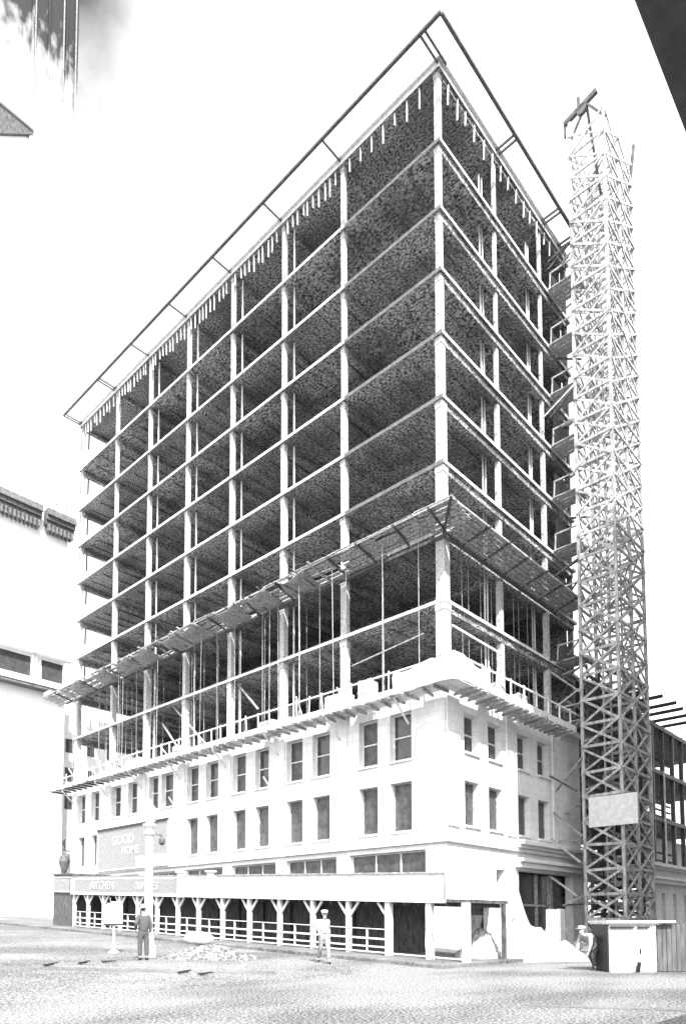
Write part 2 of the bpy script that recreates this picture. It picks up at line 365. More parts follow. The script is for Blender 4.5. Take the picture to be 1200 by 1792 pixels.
mb = MB(); mb.box(13.8, 14.2, .5, 34.9, 0, ZB); mb.box(.46, 13.79, 34.6, 34.99, -.2, ZB-.3); mb.build('back_wall', M['tile'], bld)
mb = MB()
for z in (.14, 4.98, 8.6, 12.3): mb.box(.46, 12.95, .46, 34.55, z+(gh(0) if z < 1 else 0), z+.2)
mb.build('floor_slab', M['slab'], bld)
mb = MB(); mb.box(4.5, 4.7, 1, 34, .2, 12.2); mb.box(4.8, 12.8, 4.5, 4.7, .2, 12.2); mb.build('partition_wall', M['tile'], bld)
# belt courses and top cornice
def belt(name, z, h, out, u0=-.0, m='stone', r0=0.0, left=True):
    mb = MB()
    if left: mb.box(-out, -.004, -out, ULEN+.1, z, z+h)
    mb.box(-.003 if left else r0, VLEN+.1, -out, -.004, z, z+h)
    return mb.build(name, M[m], bld, bevel=.02)
belt('belt_course', 5.05, .2, .16)
belt('cornice', ZB-.32, .30, .22)
mb = MB()
for z, h, o_ in ((4.25, .28, .30), (4.53, .18, .45), (5.26, .16, .32), (5.42, .22, .55)): mb.box(6.1, VLEN+.3, -o_, -.005, z, z+h)
mb.build('entablature', M['stone'], bld, bevel=.02)
# windows
def window(pl, a0, a1, z0, z1, style=0, d=.30):
    f = MB(); t = .07
    pbox(f, pl, a0, a0+t, d, d+.08, z0, z1); pbox(f, pl, a1-t, a1, d, d+.08, z0, z1)
    pbox(f, pl, a0+t, a1-t, d, d+.08, z0, z0+t); pbox(f, pl, a0+t, a1-t, d, d+.08, z1-t, z1)
    zm = (z0+z1)/2+random.uniform(-.03, .03)
    if style: pbox(f, pl, a0+t, a1-t, d-.02, d+.07, zm-.035, zm+.035)
    fo = f.build('window', M['palewood'] if style else M['greywood'], bld)
    p = MB(); pbox(p, pl, a0+t, a1-t, d+.03, d+.045, z0+t, z1-t); p.build('pane', M[random.choice(['glass', 'glass2'])] if style else M['glass'], fo)
    s = MB(); pbox(s, pl, a0-.06, a1+.06, -.10, d-.002, z0-.10, z0-.002); s.build('sill', M['stone'], fo)
    if style == 2:   # a loose protective board leaning in the lower half
        q = MB(); q.bar(P3(pl, a0+.1, d-.12, z0+.02), P3(pl, a0+(a1-a0)*.55, d-.14, z0+(z1-z0)*.30), .03, .05); q.build('prop_board', M['palewood'], fo)
for i, (a, b) in enumerate(LW3): window('L', a, b, 9.13, 11.42, 2 if i in (5, 9) else 1)
for a, b in LW2: window('L', a, b, 5.75, 8.08, 0)
for a, b in RW: window('R', a, b, 9.4, 11.25, 1); window('R', a, b, 5.95, 8.05, 0)
for a, b in TR:
    f = MB(); n_ = 3; g0 = .55+gh(a)
    pbox(f, 'L', a, b, .2, .28, 4.72, 4.795); pbox(f, 'L', a, b, .2, .28, g0, g0+.3)
    for k in range(n_+1):
        c = a+.04+(b-a-.08)*k/n_; pbox(f, 'L', c-.04, c+.04, .19, .285, g0+.301, 4.719)
    fo = f.build('shop_window', M['white'], bld)
    p = MB(); pbox(p, 'L', a+.09, b-.09, .23, .245, g0+.31, 4.71); p.build('pane', M['glass'], fo)
# right face openings: doorway, small light, wide bay with mullions
f = MB(); pbox(f, 'R', 8.95, 9.07, .25, .4, .2, 4.05); pbox(f, 'R', 7.2, 10.6, .26, .38, 2.3, 2.42); pbox(f, 'R', 10.5, 10.75, .2, .42, .2, 4.05)
fo = f.build('bay_frame', M['greywood'], bld)
p = MB(); pbox(p, 'R', 6.6, 12.8, .6, .64, .2, 4.05); p.build('pane', M['glass'], fo)
mb = MB(); pbox(mb, 'R', 1.5, 3.75, .5, .56, .15, 2.45); mb.build('door', M['darkwood'], bld)
mb = MB(); pbox(mb, 'R', 4.25, 5.1, .5, .56, 2.9, 4.05); mb.build('pane', M['glass'], bld)
# ================================================================= SCAFFOLD PLATFORMS
def platform_top():
    """catch platform of planks slung under the second bare storey"""
    t = thing('catch_platform', 'rough plank catch platform slung round the frame two storeys above the stone base', 'scaffold platform', CORNER, TH)
    z0 = 19.15
    mb = MB()
    mb.bar((-.12, -.1, z0-.12), (-.12, 36.2, z0+.1), .05, .07); mb.bar((-.1, -.12, z0-.12), (11.2, -.12, z0-.12), .05, .07)
    mb.build('ledger_beam', M['darkwood'], t)
    mb = MB(); mb.bar((-1.6, -1.5, z0+.42), (-1.6, 36.4, z0+.5), .03, .04); mb.bar((-1.6, -1.45, z0+.42), (11.2, -1.45, z0+.42), .03, .04)
    mb.build('edge_rail', M['wood'], t)
    # outriggers
    u = -.1; us_ = []
    while u < 36.3:
        us_.append(u); mb = MB(); mb.bar((.6, u, z0-.10), (-1.75, u+random.uniform(-.25, .25), z0+.40), .04, .05); mb.build('outrigger', M['darkwood'], t); u += 1.95
    v = 1.4
    while v < 11.3:
        mb = MB(); mb.bar((v, .6, z0-.10), (v+random.uniform(-.1, .1), -1.55, z0+.40), .04, .05); mb.build('outrigger', M['darkwood'], t); v += 1.95
    mb = MB(); mb.bar((.3, .3, z0-.1), (-1.7, -1.5, z0+.45), .05, .06); mb.build('outrigger', M['darkwood'], t)
    # planks, each a little out of line
    mb = MB(); random.seed(3)
    u = -1.5
    while u < 36.2:
        L_ = random.uniform(1.6, 3.2); wob = random.uniform(-.10, .12)
        for k in range(7):
            if random.random() < (.18 if u > 6 else .06): continue
            v0 = -.25-k*.215; dz = (k*.067)+random.uniform(-.01, .02)+.08; e = random.uniform(-.25, .25) if u > 5 else 0; tz = random.uniform(-.07, .10)
            mb.bar((v0+e*.2, u+e, z0+dz), (v0+e*.1, u+L_+e, z0+dz+tz), .112, .02)
        u += L_
    mb.build('deck', M['planking'], t)
    mb = MB(); v = .0
    while v < 11:
        L_ = random.uniform(1.8, 3)
        for k in range(6):
            mb.bar((v, -.25-k*.215, z0+.08+k*.067), (min(v+L_, 11.2), -.25-k*.215, z0+.08+k*.067+random.uniform(-.01, .02)), .112, .02)
        v += L_
    mb.build('deck', M['planking'], t)
    # sagging tarpaulins and loose boards over the far half
    random.seed(11)
    for i in range(9):
        u = 7.5+i*2.9+random.uniform(-.6, .6); mb = MB(); n_ = 7
        for a in range(n_):
            for b in range(5):
                mb.v.append((-.15-b*.40+random.uniform(-.06, .06), u+a*.34, z0+.05+b*.11-.32*math.sin(a/(n_-1)*math.pi)*(b/4)+random.uniform(-.07, .07)))
        for a in range(n_-1):
            for b in range(4):
                q = a*5+b; mb.f.append((q, q+1, q+6, q+5)); mb.mi.append(0)
        o = mb.build('tarpaulin', M['greywood'], t, smooth=True); sm = o.modifiers.new('thick', 'SOLIDIFY'); sm.thickness = .03
    for i in range(22):
        u = random.uniform(6, 35); mb = MB(); a = random.uniform(-.5, .5)
        mb.bar((-.1, u, z0+random.uniform(-.1, .1)), (-1.9, u+a, z0+.4+random.uniform(-.1, .2)), .04, .03); mb.build('loose_board', M[random.choice(['darkwood', 'wood', 'greywood'])], t)
    mb = MB(); mb.box(-1.7, -.3, 36.0, 36.9, z0+.5, z0+.8); mb.build('loose_board', M['palewood'], t)
platform_top()
def platform_low():
    t = thing('ledge_scaffold', 'light timber scaffold walkway with guard rail running round the top of the stone base', 'scaffold platform', CORNER, TH)
    random.seed(5); z0 = 11.75
    u = -1.0; 
    mb = MB()
    while u < 35.8:
        L_ = random.uniform(2, 3.4)
        for k in range(5):
            mb.bar((-.32-k*.2, u, z0+.12+random.uniform(-.03, .03)), (-.32-k*.2, min(u+L_, 36), z0+.12+random.uniform(-.03, .05)), .09, .02)
        u += L_
    v = -1.1
    while v < 10.6:
        L_ = random.uniform(2, 3.4)
        for k in range(5): mb.bar((v, -.32-k*.2, z0+.12+random.uniform(-.02, .03)), (min(v+L_, 10.6), -.32-k*.2, z0+.12), .09, .02)
        v += L_
    mb.build('deck', M['palewood'], t)
    u = -.3; i = 0
    while u < 35.9:
        mb = MB(); s = random.uniform(-.25, .25); mb.bar((-.23, u, z0-.02), (-1.42+random.uniform(-.2, .15), u+s, z0+.02), .045, .06)
        mb.build('joist', M['darkwood'] if u > 29 else (M['wood'] if i % 4 else M['greywood']), t); u += random.uniform(.6, .9); i += 1
    v = .3
    while v < 10.6:
        mb = MB(); mb.bar((v, -.23, z0-.02), (v+random.uniform(-.2, .2), -1.4+random.uniform(-.2, .1), z0+.02), .045, .06)
        mb.build('joist', M['wood'] if i % 4 else M['greywood'], t); v += random.uniform(.45, .7); i += 1
    # struts down to the wall
    for u in (2, 6.3, 10.9, 15.5, 20.2, 24.8, 29.4, 34.5):
        mb = MB(); mb.bar((-1.2, u, z0), (-.10, u, z0-1.0), .035, .04); mb.build('strut', M['palewood'], t)
    # toe boards
    mb = MB(); mb.bar((-1.36, -1.2, z0+.22), (-1.36, 35.9, z0+.16), .02, .12); mb.build('toe_board', M['palewood'], t)
    mb = MB(); mb.bar((-1.2, -1.36, z0+.25), (10.7, -1.36, z0+.25), .02, .16); mb.build('toe_board', M['white'], t)
    # guard rails
    mb = MB(); mb.bar((-1.35, -1.2, z0+1.12), (-1.35, 25, z0+1.05), .025, .035); mb.bar((-1.35, 25.2, z0+1.0), (-1.35, 35.9, z0+.8), .025, .03)
    mb.build('guard_rail', M['palewood'], t)
    mb = MB(); mb.bar((-1.2, -1.35, z0+1.15), (10.7, -1.35, z0+1.12), .03, .04); mb.build('guard_rail', M['palewood'], t)
    u = 2.2
    while u < 35.8:
        mb = MB(); mb.bar((-1.34, u, z0+.1), (-1.34+random.uniform(-.05, .05), u+random.uniform(-.05, .05), z0+random.uniform(1.1, 1.3)), .025, .03); mb.build('rail_post', M['palewood'], t); u += random.uniform(.8, 1.3)
    v = .9
    while v < 10.8:
        mb = MB(); mb.bar((v, -1.34, z0+.1), (v, -1.34, z0+1.25), .03, .04); mb.build('rail_post', M['palewood'], t); v += 1.3
    # canvas screen wrapped round the corner
    mb = MB(); pts = [(-1.40, 1.9), (-1.41, 1.4), (-1.41, .9), (-1.45, .4), (-1.42, -.2), (-1.44, -.7), (-1.40, -1.30), (-.8, -1.43), (-.3, -1.42), (.3, -1.44), (.8, -1.41), (1.5, -1.40)]
    for p in pts:
        for z in (0, .4, .8, 1.18): mb.v.append((p[0]+random.uniform(-.06, .05), p[1]+random.uniform(-.05, .05), z0+z+.05+random.uniform(-.03, .03)+(random.uniform(-.28, .1) if z > 1 else 0)))
    for a in range(len(pts)-1):
        for b in range(3):
            q = a*4+b; mb.f.append((q, q+1, q+5, q+4)); mb.mi.append(0)
    o = mb.build('canvas_screen', M['cloth'], t); sm = o.modifiers.new('thick', 'SOLIDIFY'); sm.thickness = .03
    # slung poles between this walkway and the catch platform above
    random.seed(21); u = 1.0; c = 0
    while u < 34 and c < 46:
        mb = MB(); x = random.choice([-1.2, -.6, .35, .7]); mb.tube((x, u, z0+.2 if x < 0 else ZB+.02), (x+random.uniform(-.05, .05), u+random.uniform(-.06, .06), 19.1), random.uniform(.014, .024), n=6)
        mb.build('scaffold_pole', M['greywood'] if c % 3 else M['wood'], t); u += random.uniform(.5, 1.0); c += 1
    v = .9
    while v < 10.2:
        mb = MB(); y_ = random.choice([.35, .5]); mb.tube((v, y_, ZB+.02), (v+random.uniform(-.05, .05), y_, 19.1), .018, n=6); mb.build('scaffold_pole', M['greywood'], t); v += random.uniform(.7, 1.2)
    for (a, b) in (((.5, 18.2, ZB+.1), (.5, 21.9, 16)), ((.5, 13.3, ZB+1.4), (.5, 15.2, 16)), ((.5, 21, 12.7), (.5, 23.2, 15.1))):
        mb = MB(); mb.bar(a, b, .04, .05); mb.build('raking_brace', M['wood'], t)
    mb = MB(); mb.bar((.7, .05, 15.15), (5.1, .05, 15.05), .03, .05); mb.build('ledger_rail', M['palewood'], t)
    mb = MB(); mb.bar((.05, 1.2, 14.9), (.05, 5.6, 14.5), .03, .03); mb.build('ledger_rail', M['greywood'], t)
platform_low()
def clutter():
    t = [o for o in bpy.data.objects if o.name == 'ledge_scaffold'][0]; rnd = random.Random(77)
    for k in range(30):
        u = rnd.uniform(1.5, 34.5); z = 11.92; mb = MB(); h = rnd.uniform(.15, .7)
        if k % 3 == 0: mb.bar((rnd.uniform(-1.2, -.4), u, z), (rnd.uniform(-1.2, -.4), u+rnd.uniform(.6, 1.5), z+h*.5), .05, .05+h*.2)
        elif k % 3 == 1: mb.bar((-.5, u, z), (rnd.uniform(-1.5, -1.1), u+rnd.uniform(-.4, .4), z+h+.6), .03, .04)
        else: mb.lathe([(.12, 0), (.2, .03), (.21, h*.6), (.12, h*.9), (.04, h)], 9, (-.85, u, z))
        mb.build(('loose_board', 'prop', 'cement_sack')[k % 3], M[rnd.choice(['palewood', 'wood', 'cloth', 'greywood'])], t)
    for k in range(8):
        v = rnd.uniform(2, 10); mb = MB(); mb.bar((v, -1.2, 11.92), (v+rnd.uniform(-.3, .8), -.5, 12.1+rnd.uniform(0, .7)), .04, .06); mb.build('loose_board', M[rnd.choice(['palewood', 'cloth', 'greywood'])], t)
clutter()
# stacks of material standing on the walkway
def heap_box(name, label, cat, v, u, z, sx, sy, sz, m, rz=0, group=None):
    t = MB(); t.box(-sx/2, sx/2, -sy/2, sy/2, 0, sz)
    for k in (-.33, .33): t.box(-sx/2-.02, sx/2+.02, k*sy-.04, k*sy+.04, -.0, sz+.03)
    t.box(-sx/2-.025, sx/2+.025, -sy/2-.025, sy/2+.025, sz*.45, sz*.55)
    o = t.build(name, m, None, bevel=.015); o.location = W(v, u, z); o.rotation_euler = (0, 0, TH+rz); tag(o, label, cat, group); return o
zz = 11.89
heap_box('timber_crate', 'large white crate on the scaffold walkway below the second column from the corner', 'crate', -.8, 5.7, zz, .8, 1.3, .85, M['white'], 0)
heap_box('timber_crate', 'tall narrow white crate on the scaffold walkway, nearest the corner canvas', 'crate', -.75, 3.9, zz, .7, .7, 1.15, M['white'], .1)
heap_box('timber_crate', 'low white crate on the scaffold walkway at the third column from the corner', 'crate', -.75, 10.9, zz, .7, 1.2, .6, M['cloth'], -.1)
heap_box('timber_crate', 'small pale crate on the walkway at the fifth column from the corner', 'crate', -.75, 19.2, zz, .6, 1.1, .7, M['cloth'], .1)
heap_box('timber_crate', 'grey-white crate near the far left end of the scaffold walkway', 'crate', -.75, 24.4, zz, .7, 1.5, .7, M['white'], 0)
heap_box('timber_crate', 'pale crate on the walkway over the right hand street, beside the guard rail', 'crate', 2.9, -.8, zz, .9, .7, .75, M['cloth'], .2)
heap_box('timber_crate', 'white crate at the first side column of the right hand walkway', 'crate', 5.2, -.8, zz, .8, .6, .8, M['white'], 0)
# ================================================================= HOIST TOWER
def hoist():
    t = thing('hoist_tower', 'tall timber lattice hoist tower standing beside the right face of the building', 'hoist tower', W(10.8, -1.7), TH)
    A, Bv, ZT = 1.9, 4.0, 46.3
    def X(i, z): return i*(Bv/2) + (1-z/ZT)*.12*(i-1)          # i = 0,1,2 along v
    def Y(j, z): return -j*A - (1-z/ZT)*.15*(j)               # j = 0,1 outward
    for i in range(3):
        for j in range(2):
            mb = MB(); top = ZT-(0, 2.2, .6)[i]+(1.0 if j == 0 else 0)
            mb.bar((X(i, 0), Y(j, 0), .1), (X(i, ZT), Y(j, ZT), top), .075, .075); mb.build('post', M['tower'], t)
    H = 1.32; nl = int(ZT/H)
    random.seed(9)
    def side(name, f, g_, ncell):
        mb = MB()
        for k in range(nl):
            z0 = .3+k*H; z1 = z0+H
            for c in range(ncell):
                p0, p1 = f(c, z0), f(c+1, z0); q0, q1 = f(c, z1), f(c+1, z1)
                e = lambda: Vector((random.uniform(-.04, .04), random.uniform(-.03, .03), random.uniform(-.06, .06)))
                mb.bar(Vector(p0)+e(), Vector(p1)+e(), .04, .075)
                mb.bar(Vector(p0)+e(), Vector(q1)+e(), .03, .06)
                if random.random() < .9: mb.bar(Vector(p1)+e(), Vector(q0)+e(), .03, .06)
        return mb.build(name, M['tower'], t)
    side('lattice_side', lambda c, z: (X(c, z), Y(1, z)-.08, z), None, 2)
    side('lattice_side', lambda c, z: (X(c, z), Y(0, z)+.08, z), None, 2)
    side('lattice_end', lambda c, z: (X(0, z)-.08, Y(c, z), z), None, 1)
    side('lattice_end', lambda c, z: (X(2, z)+.08, Y(c, z), z), None, 1)
    side('lattice_middle', lambda c, z: (X(1, z)+.0, Y(c, z), z), None, 1)
    # cage guides
    for x in (.5, 1.5, 2.6, 3.4):
        mb = MB(); mb.bar((x, -A/2, .2), (x, -A/2, ZT-3), .045, .045); mb.build('cage_guide', M['tower'], t)
    # zigzag ladder flights up the outside corner
    for k in range(22):
        z = 1.5+k*1.95; s = 1 if k % 2 else -1
        mb = MB(); x = X(2, z)+.45
        for dy in (-.22, .22): mb.bar((x-.3*s+.2, -A*.5+dy-.5*s, z), (x+.3*s+.2, -A*.5+dy+.5*s, z+1.9), .03, .05)
        for r in range(6): mb.bar((x-.3*s+.2+.6*s*(r+.5)/6, -A*.5-.25-.5*s+s*(r+.5)/6, z+1.9*(r+.5)/6), (x-.3*s+.2+.6*s*(r+.5)/6, -A*.5+.25-.5*s+s*(r+.5)/6, z+1.9*(r+.5)/6), .02, .02)
        mb.build('ladder', M['tower'], t)
    # landings towards the floors
    for z in LEV+[12.6]:
        mb = MB(); 
        for k in range(5): mb.bar((.5+k*.3, 1.65, z+.03), (.5+k*.3+random.uniform(-.03, .03), .05, z+.03+random.uniform(-.02, .06)), .13, .025)
        for y in (.15, 1.55): mb.bar((.3, y, z-.02), (1.95, y, z-.02), .05, .035)
        mb.bar((.4, 1.55, z-.02), (.4, 1.5, z+1.0), .03, .03); mb.bar((.4, .15, z-.02), (.4, .12, z+1.0), .03, .03); mb.bar((.4, 1.55, z+.95), (.4, .1, z+.98), .03, .04)
        mb.build('landing', M['wood'], t)
    # tangle of ties and props between tower and building
    for k in range(44):
        z = random.uniform(1, 41) if k % 3 else random.uniform(4, 18); mb = MB(); x = random.uniform(-.9, 2.2)
        mb.bar((x, 1.62, z), (x+random.uniform(-.8, .8), -.05, z+random.uniform(-1.6, 1.6)), .03, .05); mb.build('tie_prop', M[('greywood', 'darkwood', 'wood')[k % 3]], t)
    for z in [v_+.1 for v_ in LEV]:
        mb = MB(); mb.box(1.0, 2.6, 1.72, 1.78, z, z+random.uniform(1.1, 2.2)); mb.build('side_screen', M['darkwood'], t)  # dark sheets added to darken the end bay
    # head: cathead beam with sheave
    mb = MB(); mb.bar((.1, -1.55, ZT+1.75), (.1, .35, ZT+1.25), .10, .13); mb.bar((.1, -A-.1, ZT-.2), (.1, -A/2, ZT+1.5), .05, .05); mb.bar((.1, .1, ZT-.2), (.1, -A/2, ZT+1.5), .05, .05)
    mb.bar((1.9, -A/2, ZT-2.5), (.1, -A/2, ZT+1.5), .06, .06); mb.bar((.1, .3, ZT+1.3), (.1, .3, ZT+.4), .05, .05); mb.bar((.1, -.5, ZT+1.5), (.1, -.5, ZT+2.2), .07, .07)
    hd = mb.build('cathead', M['darkwood'], t)
    mb = MB(); mb.tube((.0, -.7, ZT+1.3), (.2, -.7, ZT+1.3), .28, n=14); mb.build('sheave', M['steel'], hd)
    mb = MB(); mb.bar((3.9, -A, ZT-1.2), (4.3, -A-.15, ZT+1.6), .06, .09); mb.build('jib_pole', M['darkwood'], t)
    mb = MB(); mb.bar((3.2, .3, ZT-.5), (3.0, -.5, ZT+.7), .07, .10); mb.build('jib_pole', M['darkwood'], t)
    # hoarding panel fixed low on the tower
    mb = MB(); mb.box(-.36, -.28, -A-.95, -.35, 6.5, 8.1); mb.box(-.27, -.2, -A-.9, -.4, 7.9, 8.0); mb.box(-.27, -.2, -A-.9, -.4, 6.6, 6.7)
    mb.build('notice_board', M['white'], t)
    # dark boards added on two far sides to darken the lower stage, and a storage bin halfway
    random.seed(31)
    for nm, f in (('board_screen', lambda q, z: (q, -.16, z)), ('board_screen', lambda q, z: (3.86, -q*.44, z))):
        mb = MB(); z = .4; L_ = Bv-.1
        for q in (.25, L_/2, L_-.2): mb.bar(f(q, .3), f(q, 15.6), .05, .05)
        while z < 15.2:
            if random.random() < .95:
                q0 = random.uniform(0, .5); q1 = L_-random.uniform(0, .5)
                mb.bar(f(q0, z), f(q1, z+random.uniform(-.12, .12)), .03, random.uniform(.08, .14))
            z += random.uniform(.2, .42)
        mb.build(nm, M['darkwood'], t)
    for k in range(26):
        z = random.uniform(1, 16); mb = MB(); i = random.choice([0, 1])
        mb.bar((X(i, z), Y(random.choice([0, 1]), z), z), (X(i+1, z), Y(random.choice([0, 1]), z), z+random.uniform(-1.5, 1.5)), .03, .07); mb.build('brace', M['greywood'], t)
hoist()
# ================================================================= LOW STEEL WING further along the right street
def wing():
    t = thing('steel_framed_wing', 'low steel framed wing on a stone ground storey behind the hoist tower', 'building', W(14.42, 0), TH)
    LN = 30
    mb = MB(); holes = []; x = 1.0
    while x < LN-1: holes.append((x, x+.75, 1.4, 3.6)); x += 2.6
    facade(mb, 'R', 0.1, LN, -.5, 4.25, [h for h in holes if h[0] > 11]+[(.6, 5, .1, 3.9), (5.5, 10, .1, 3.9)], .1, .5); mb.build('ground_wall', M['stone'], t)
    mb = MB()
    for z, h, o_ in ((4.26, .28, .30), (4.55, .18, .45), (5.28, .16, .32), (5.45, .22, .55)): mb.box(.35, LN, -o_, .3, z, z+h)
    mb.box(.35, LN, -.0, .29, 4.74, 5.27)
    mb.build('cornice', M['stone'], t)
    for h in [h for h in holes if h[0] > 11]:
        f = MB(); pbox(f, 'R', h[0], h[1], .35, .4, h[2], h[3]); f.build('window', M['glass'], t)
    x = 2.2; k = 0
    while x < LN:
        mb = MB(); mb.box(x-.14, x+.14, .3, .58, 5.7, 16.5); mb.build('post', M['steel'] if k % 2 else M['darkwood'], t); x += 2.3; k += 1
    for z in (9.3, 12.9, 16.4):
        mb = MB(); mb.box(.2, LN, .25, .52, z-.3, z); mb.box(.2, LN, 4, 4.3, z-.3, z); mb.box(.2, LN, 9, 9.3, z-.3, z); mb.build('girder', M['steel'], t)
        mb = MB(); mb.box(.2, LN, .6, 12, z-.1, z-.004); mb.build('floor_slab', M['slab'], t)
    mb = MB(); mb.box(.0, 15.5, 8.0, 8.2, -.3, 16.2); mb.build('rear_wall', M['tile'], t)
    mb = MB(); mb.box(-.15, .09, .5, 8.2, -.3, 16.05); mb.build('end_wall', M['tile'], t)
    mb = MB(); mb.box(12.6, 12.7, .1, .2, 5.7, 15.9); mb.build('pipe', M['white'], t)
    mb = MB(); mb.box(15.4, 15.5, .1, .2, 5.7, 12.9); mb.build('pipe', M['white'], t)
    random.seed(41)
    for z in (9.7, 10.2, 10.7, 11.2, 6.2, 6.8):
        mb = MB(); mb.bar((9.5, .8, z), (20, 1.2, z+.05), .05, .07); mb.build('stacked_joist', M['darkwood'], t)
    mb = MB(); mb.box(9, LN, 2.4, 2.6, 5.7, 8.4); mb.build('partition_wall', M['stone'], t)
    for i in range(30):
        x = random.uniform(0, 14); z = random.uniform(5.8, 16); mb = MB()
        mb.bar((x, random.uniform(.6, 3), z), (x+random.uniform(-1, 1.5), random.uniform(.6, 3), z+random.uniform(-1.5, 1.5)), .05, .08); mb.build('brace', M['wood'] if i % 2 else M['greywood'], t)
    # joists projecting over the street from the top floor
    for x, o_ in ((6.0, 1.1), (7.2, 1.3), (9.0, 1.9), (11.2, 2.1), (13.0, 2.0), (15.0, 2.3), (17, 2.3)):
        mb = MB(); mb.bar((x, 3, 16.75), (x, -o_, 16.75), .07, .11); mb.build('cantilever_joist', M['black'], t)
wing()
# ================================================================= SIDEWALK SHED
def shed():
    t = thing('sidewalk_shed', 'long white timber sidewalk shed with braced posts and a blank white fascia', 'sidewalk shed', CORNER, TH)
    zf = lambda x, y: SL*(y+4.56) if y > -4.56 else 0
    posts = [-4.56, -3.1, -1.29, .67, 2.59, 4.56, 6.53, 8.44, 10.29, 12.0, 13.85, 15.7, 17.5, 19.3, 21.1, 22.8]
    for i, u in enumerate(posts):
        r = .085 if i > 2 else .11
        mb = MB(); mb.box(-5.9-r, -5.9+r, u-r, u+r, .12, 2.13, zf=zf)
        if i >= 2:
            z = zf(0, u)
            for s in ((1,) if i == 2 else (-1, 1)):
                mb.bar((-5.9, u, 1.45+z), (-5.9, u+s*.52, 2.08+z+s*.02), .035, .045)
        mb.build('post', M['white'], t)
        mb = MB(); mb.box(-3.45, -3.32, u-.07, u+.07, .12, 2.13, zf=zf); mb.build('rear_post', M['darkwood'], t)
    def rail(u0, u1, h, r=.03, x=-5.9, nm='rail'):
        mb = MB(); mb.bar((x-.09, u0, h+zf(0, u0)), (x-.09, u1, h+zf(0, u1)), .02, r); mb.build(nm, M['white'], t)
    rail(-1.29, 22.8, .42); rail(-1.29, 22.8, .72, .035); rail(-1.29, 22.8, 1.08, .016); rail(-4.5, 22.8, .22, .025); rail(-4.5, -3.1, 1.08, .045)
    for a, b in zip(posts[2:-1], posts[3:]):
        mb = MB(); c = (a+b)/2; mb.box(-6.0, -5.94, c-.03, c+.03, .2, 1.08, zf=zf); mb.build('baluster', M['white'], t)
    mb = MB(); mb.box(-6.0, -3.1, -4.6, 22.9, 2.131, 2.20, zf=zf); mb.box(-5.98, -3.1, -4.6, 22.9, 2.201, 2.24, zf=zf); mb.build('deck', M['darkwood'], t)
    mb = MB(); u = -4.3
    while u < 22.8: mb.box(-5.8, -3.2, u-.04, u+.04, 1.98, 2.13, zf=zf); u += .6
    mb.build('deck_joists', M['darkwood'], t)
    # fascia boards
    mb = MB(); mb.box(-6.07, -6.01, -3.8, 8.6, 2.10, 3.12, zf=zf); mb.build('fascia_board', M['white'], t)
    mb = MB(); mb.box(-6.07, -6.01, 8.62, 22.96, 2.10, 3.12, zf=zf)
    mb.box(-6.10, -6.071, 8.62, 22.96, 2.10, 2.22, zf=zf); mb.box(-6.10, -6.071, 8.62, 22.96, 3.02, 3.12, zf=zf); mb.box(-6.10, -6.071, 22.8, 22.96, 2.221, 3.019, zf=zf)
    f2 = mb.build('fascia_board', M['white'], t); f2['label'] = 'lettered fascia section framed in white'
    mb = MB(); mb.box(-6.085, -6.0715, 11.4, 22.5, 2.27, 2.98, zf=zf); sg = mb.build('sign_panel', M['greysign'], f2)
    def ft(s, u, size): text_mesh('lettering', s, size, M['faded'], sg, (-6.10, u, 2.62+zf(0, u)), (math.pi/2, SL, -math.pi/2), .008)
    ft('KITCHEN', 19.2, .62); ft('SUPPLIES', 14.6, .55)
    for u in (9.1, 11.5):
        mb = MB(); mb.box(-6.18, -6.101, u-.22, u+.22, 2.08, 3.3, zf=zf); mb.box(-6.24, -6.0, u-.3, u+.3, 3.3, 3.38, zf=zf); mb.build('sign_pier', M['white'], t)
    mb = MB(); mb.box(-6.12, -5.8, -3.86, 22.98, 3.121, 3.18, zf=zf); mb.box(-6.09, -6.005, -3.86, -3.801, 2.10, 3.12, zf=zf); mb.build('coping', M['greywood'], t)
    mb = MB(); mb.box(-5.7, -3.1, -4.62, -4.56, 2.241, 2.38); mb.build('toe_board', M['white'], t)
    # solid dark box stands in for the shaded passage beyond the last post
    mb = MB(); mb.box(-6.0, -3.4, 23.0, 25.4, .1, 3.3, zf=zf); mb.box(-6.05, -3.4, 23.0, 25.5, 3.301, 3.4, zf=zf); e = mb.build('end_hut', M['darkwood'], t)
    mb = MB(); mb.box(-6.08, -6.002, 23.25, 25.2, 2.3, 3.1, zf=zf); e2 = mb.build('end_sign', M['greysign'], t)
    mb = MB(); 
    for a in ((23.2, 25.25, 2.22, 2.29), (23.2, 25.25, 3.11, 3.17)): mb.box(-6.1, -6.002, a[0], a[1], a[2], a[3], zf=zf)
    mb.build('frame', M['white'], e2)
    mb = MB(); mb.box(-3.3, -3.2, -1.0, 22.8, .15, 2.0, zf=zf); mb.build('inner_hoarding', M['darkwood'], t)  # dark sheet added to keep the inside of the shed dark
shed()
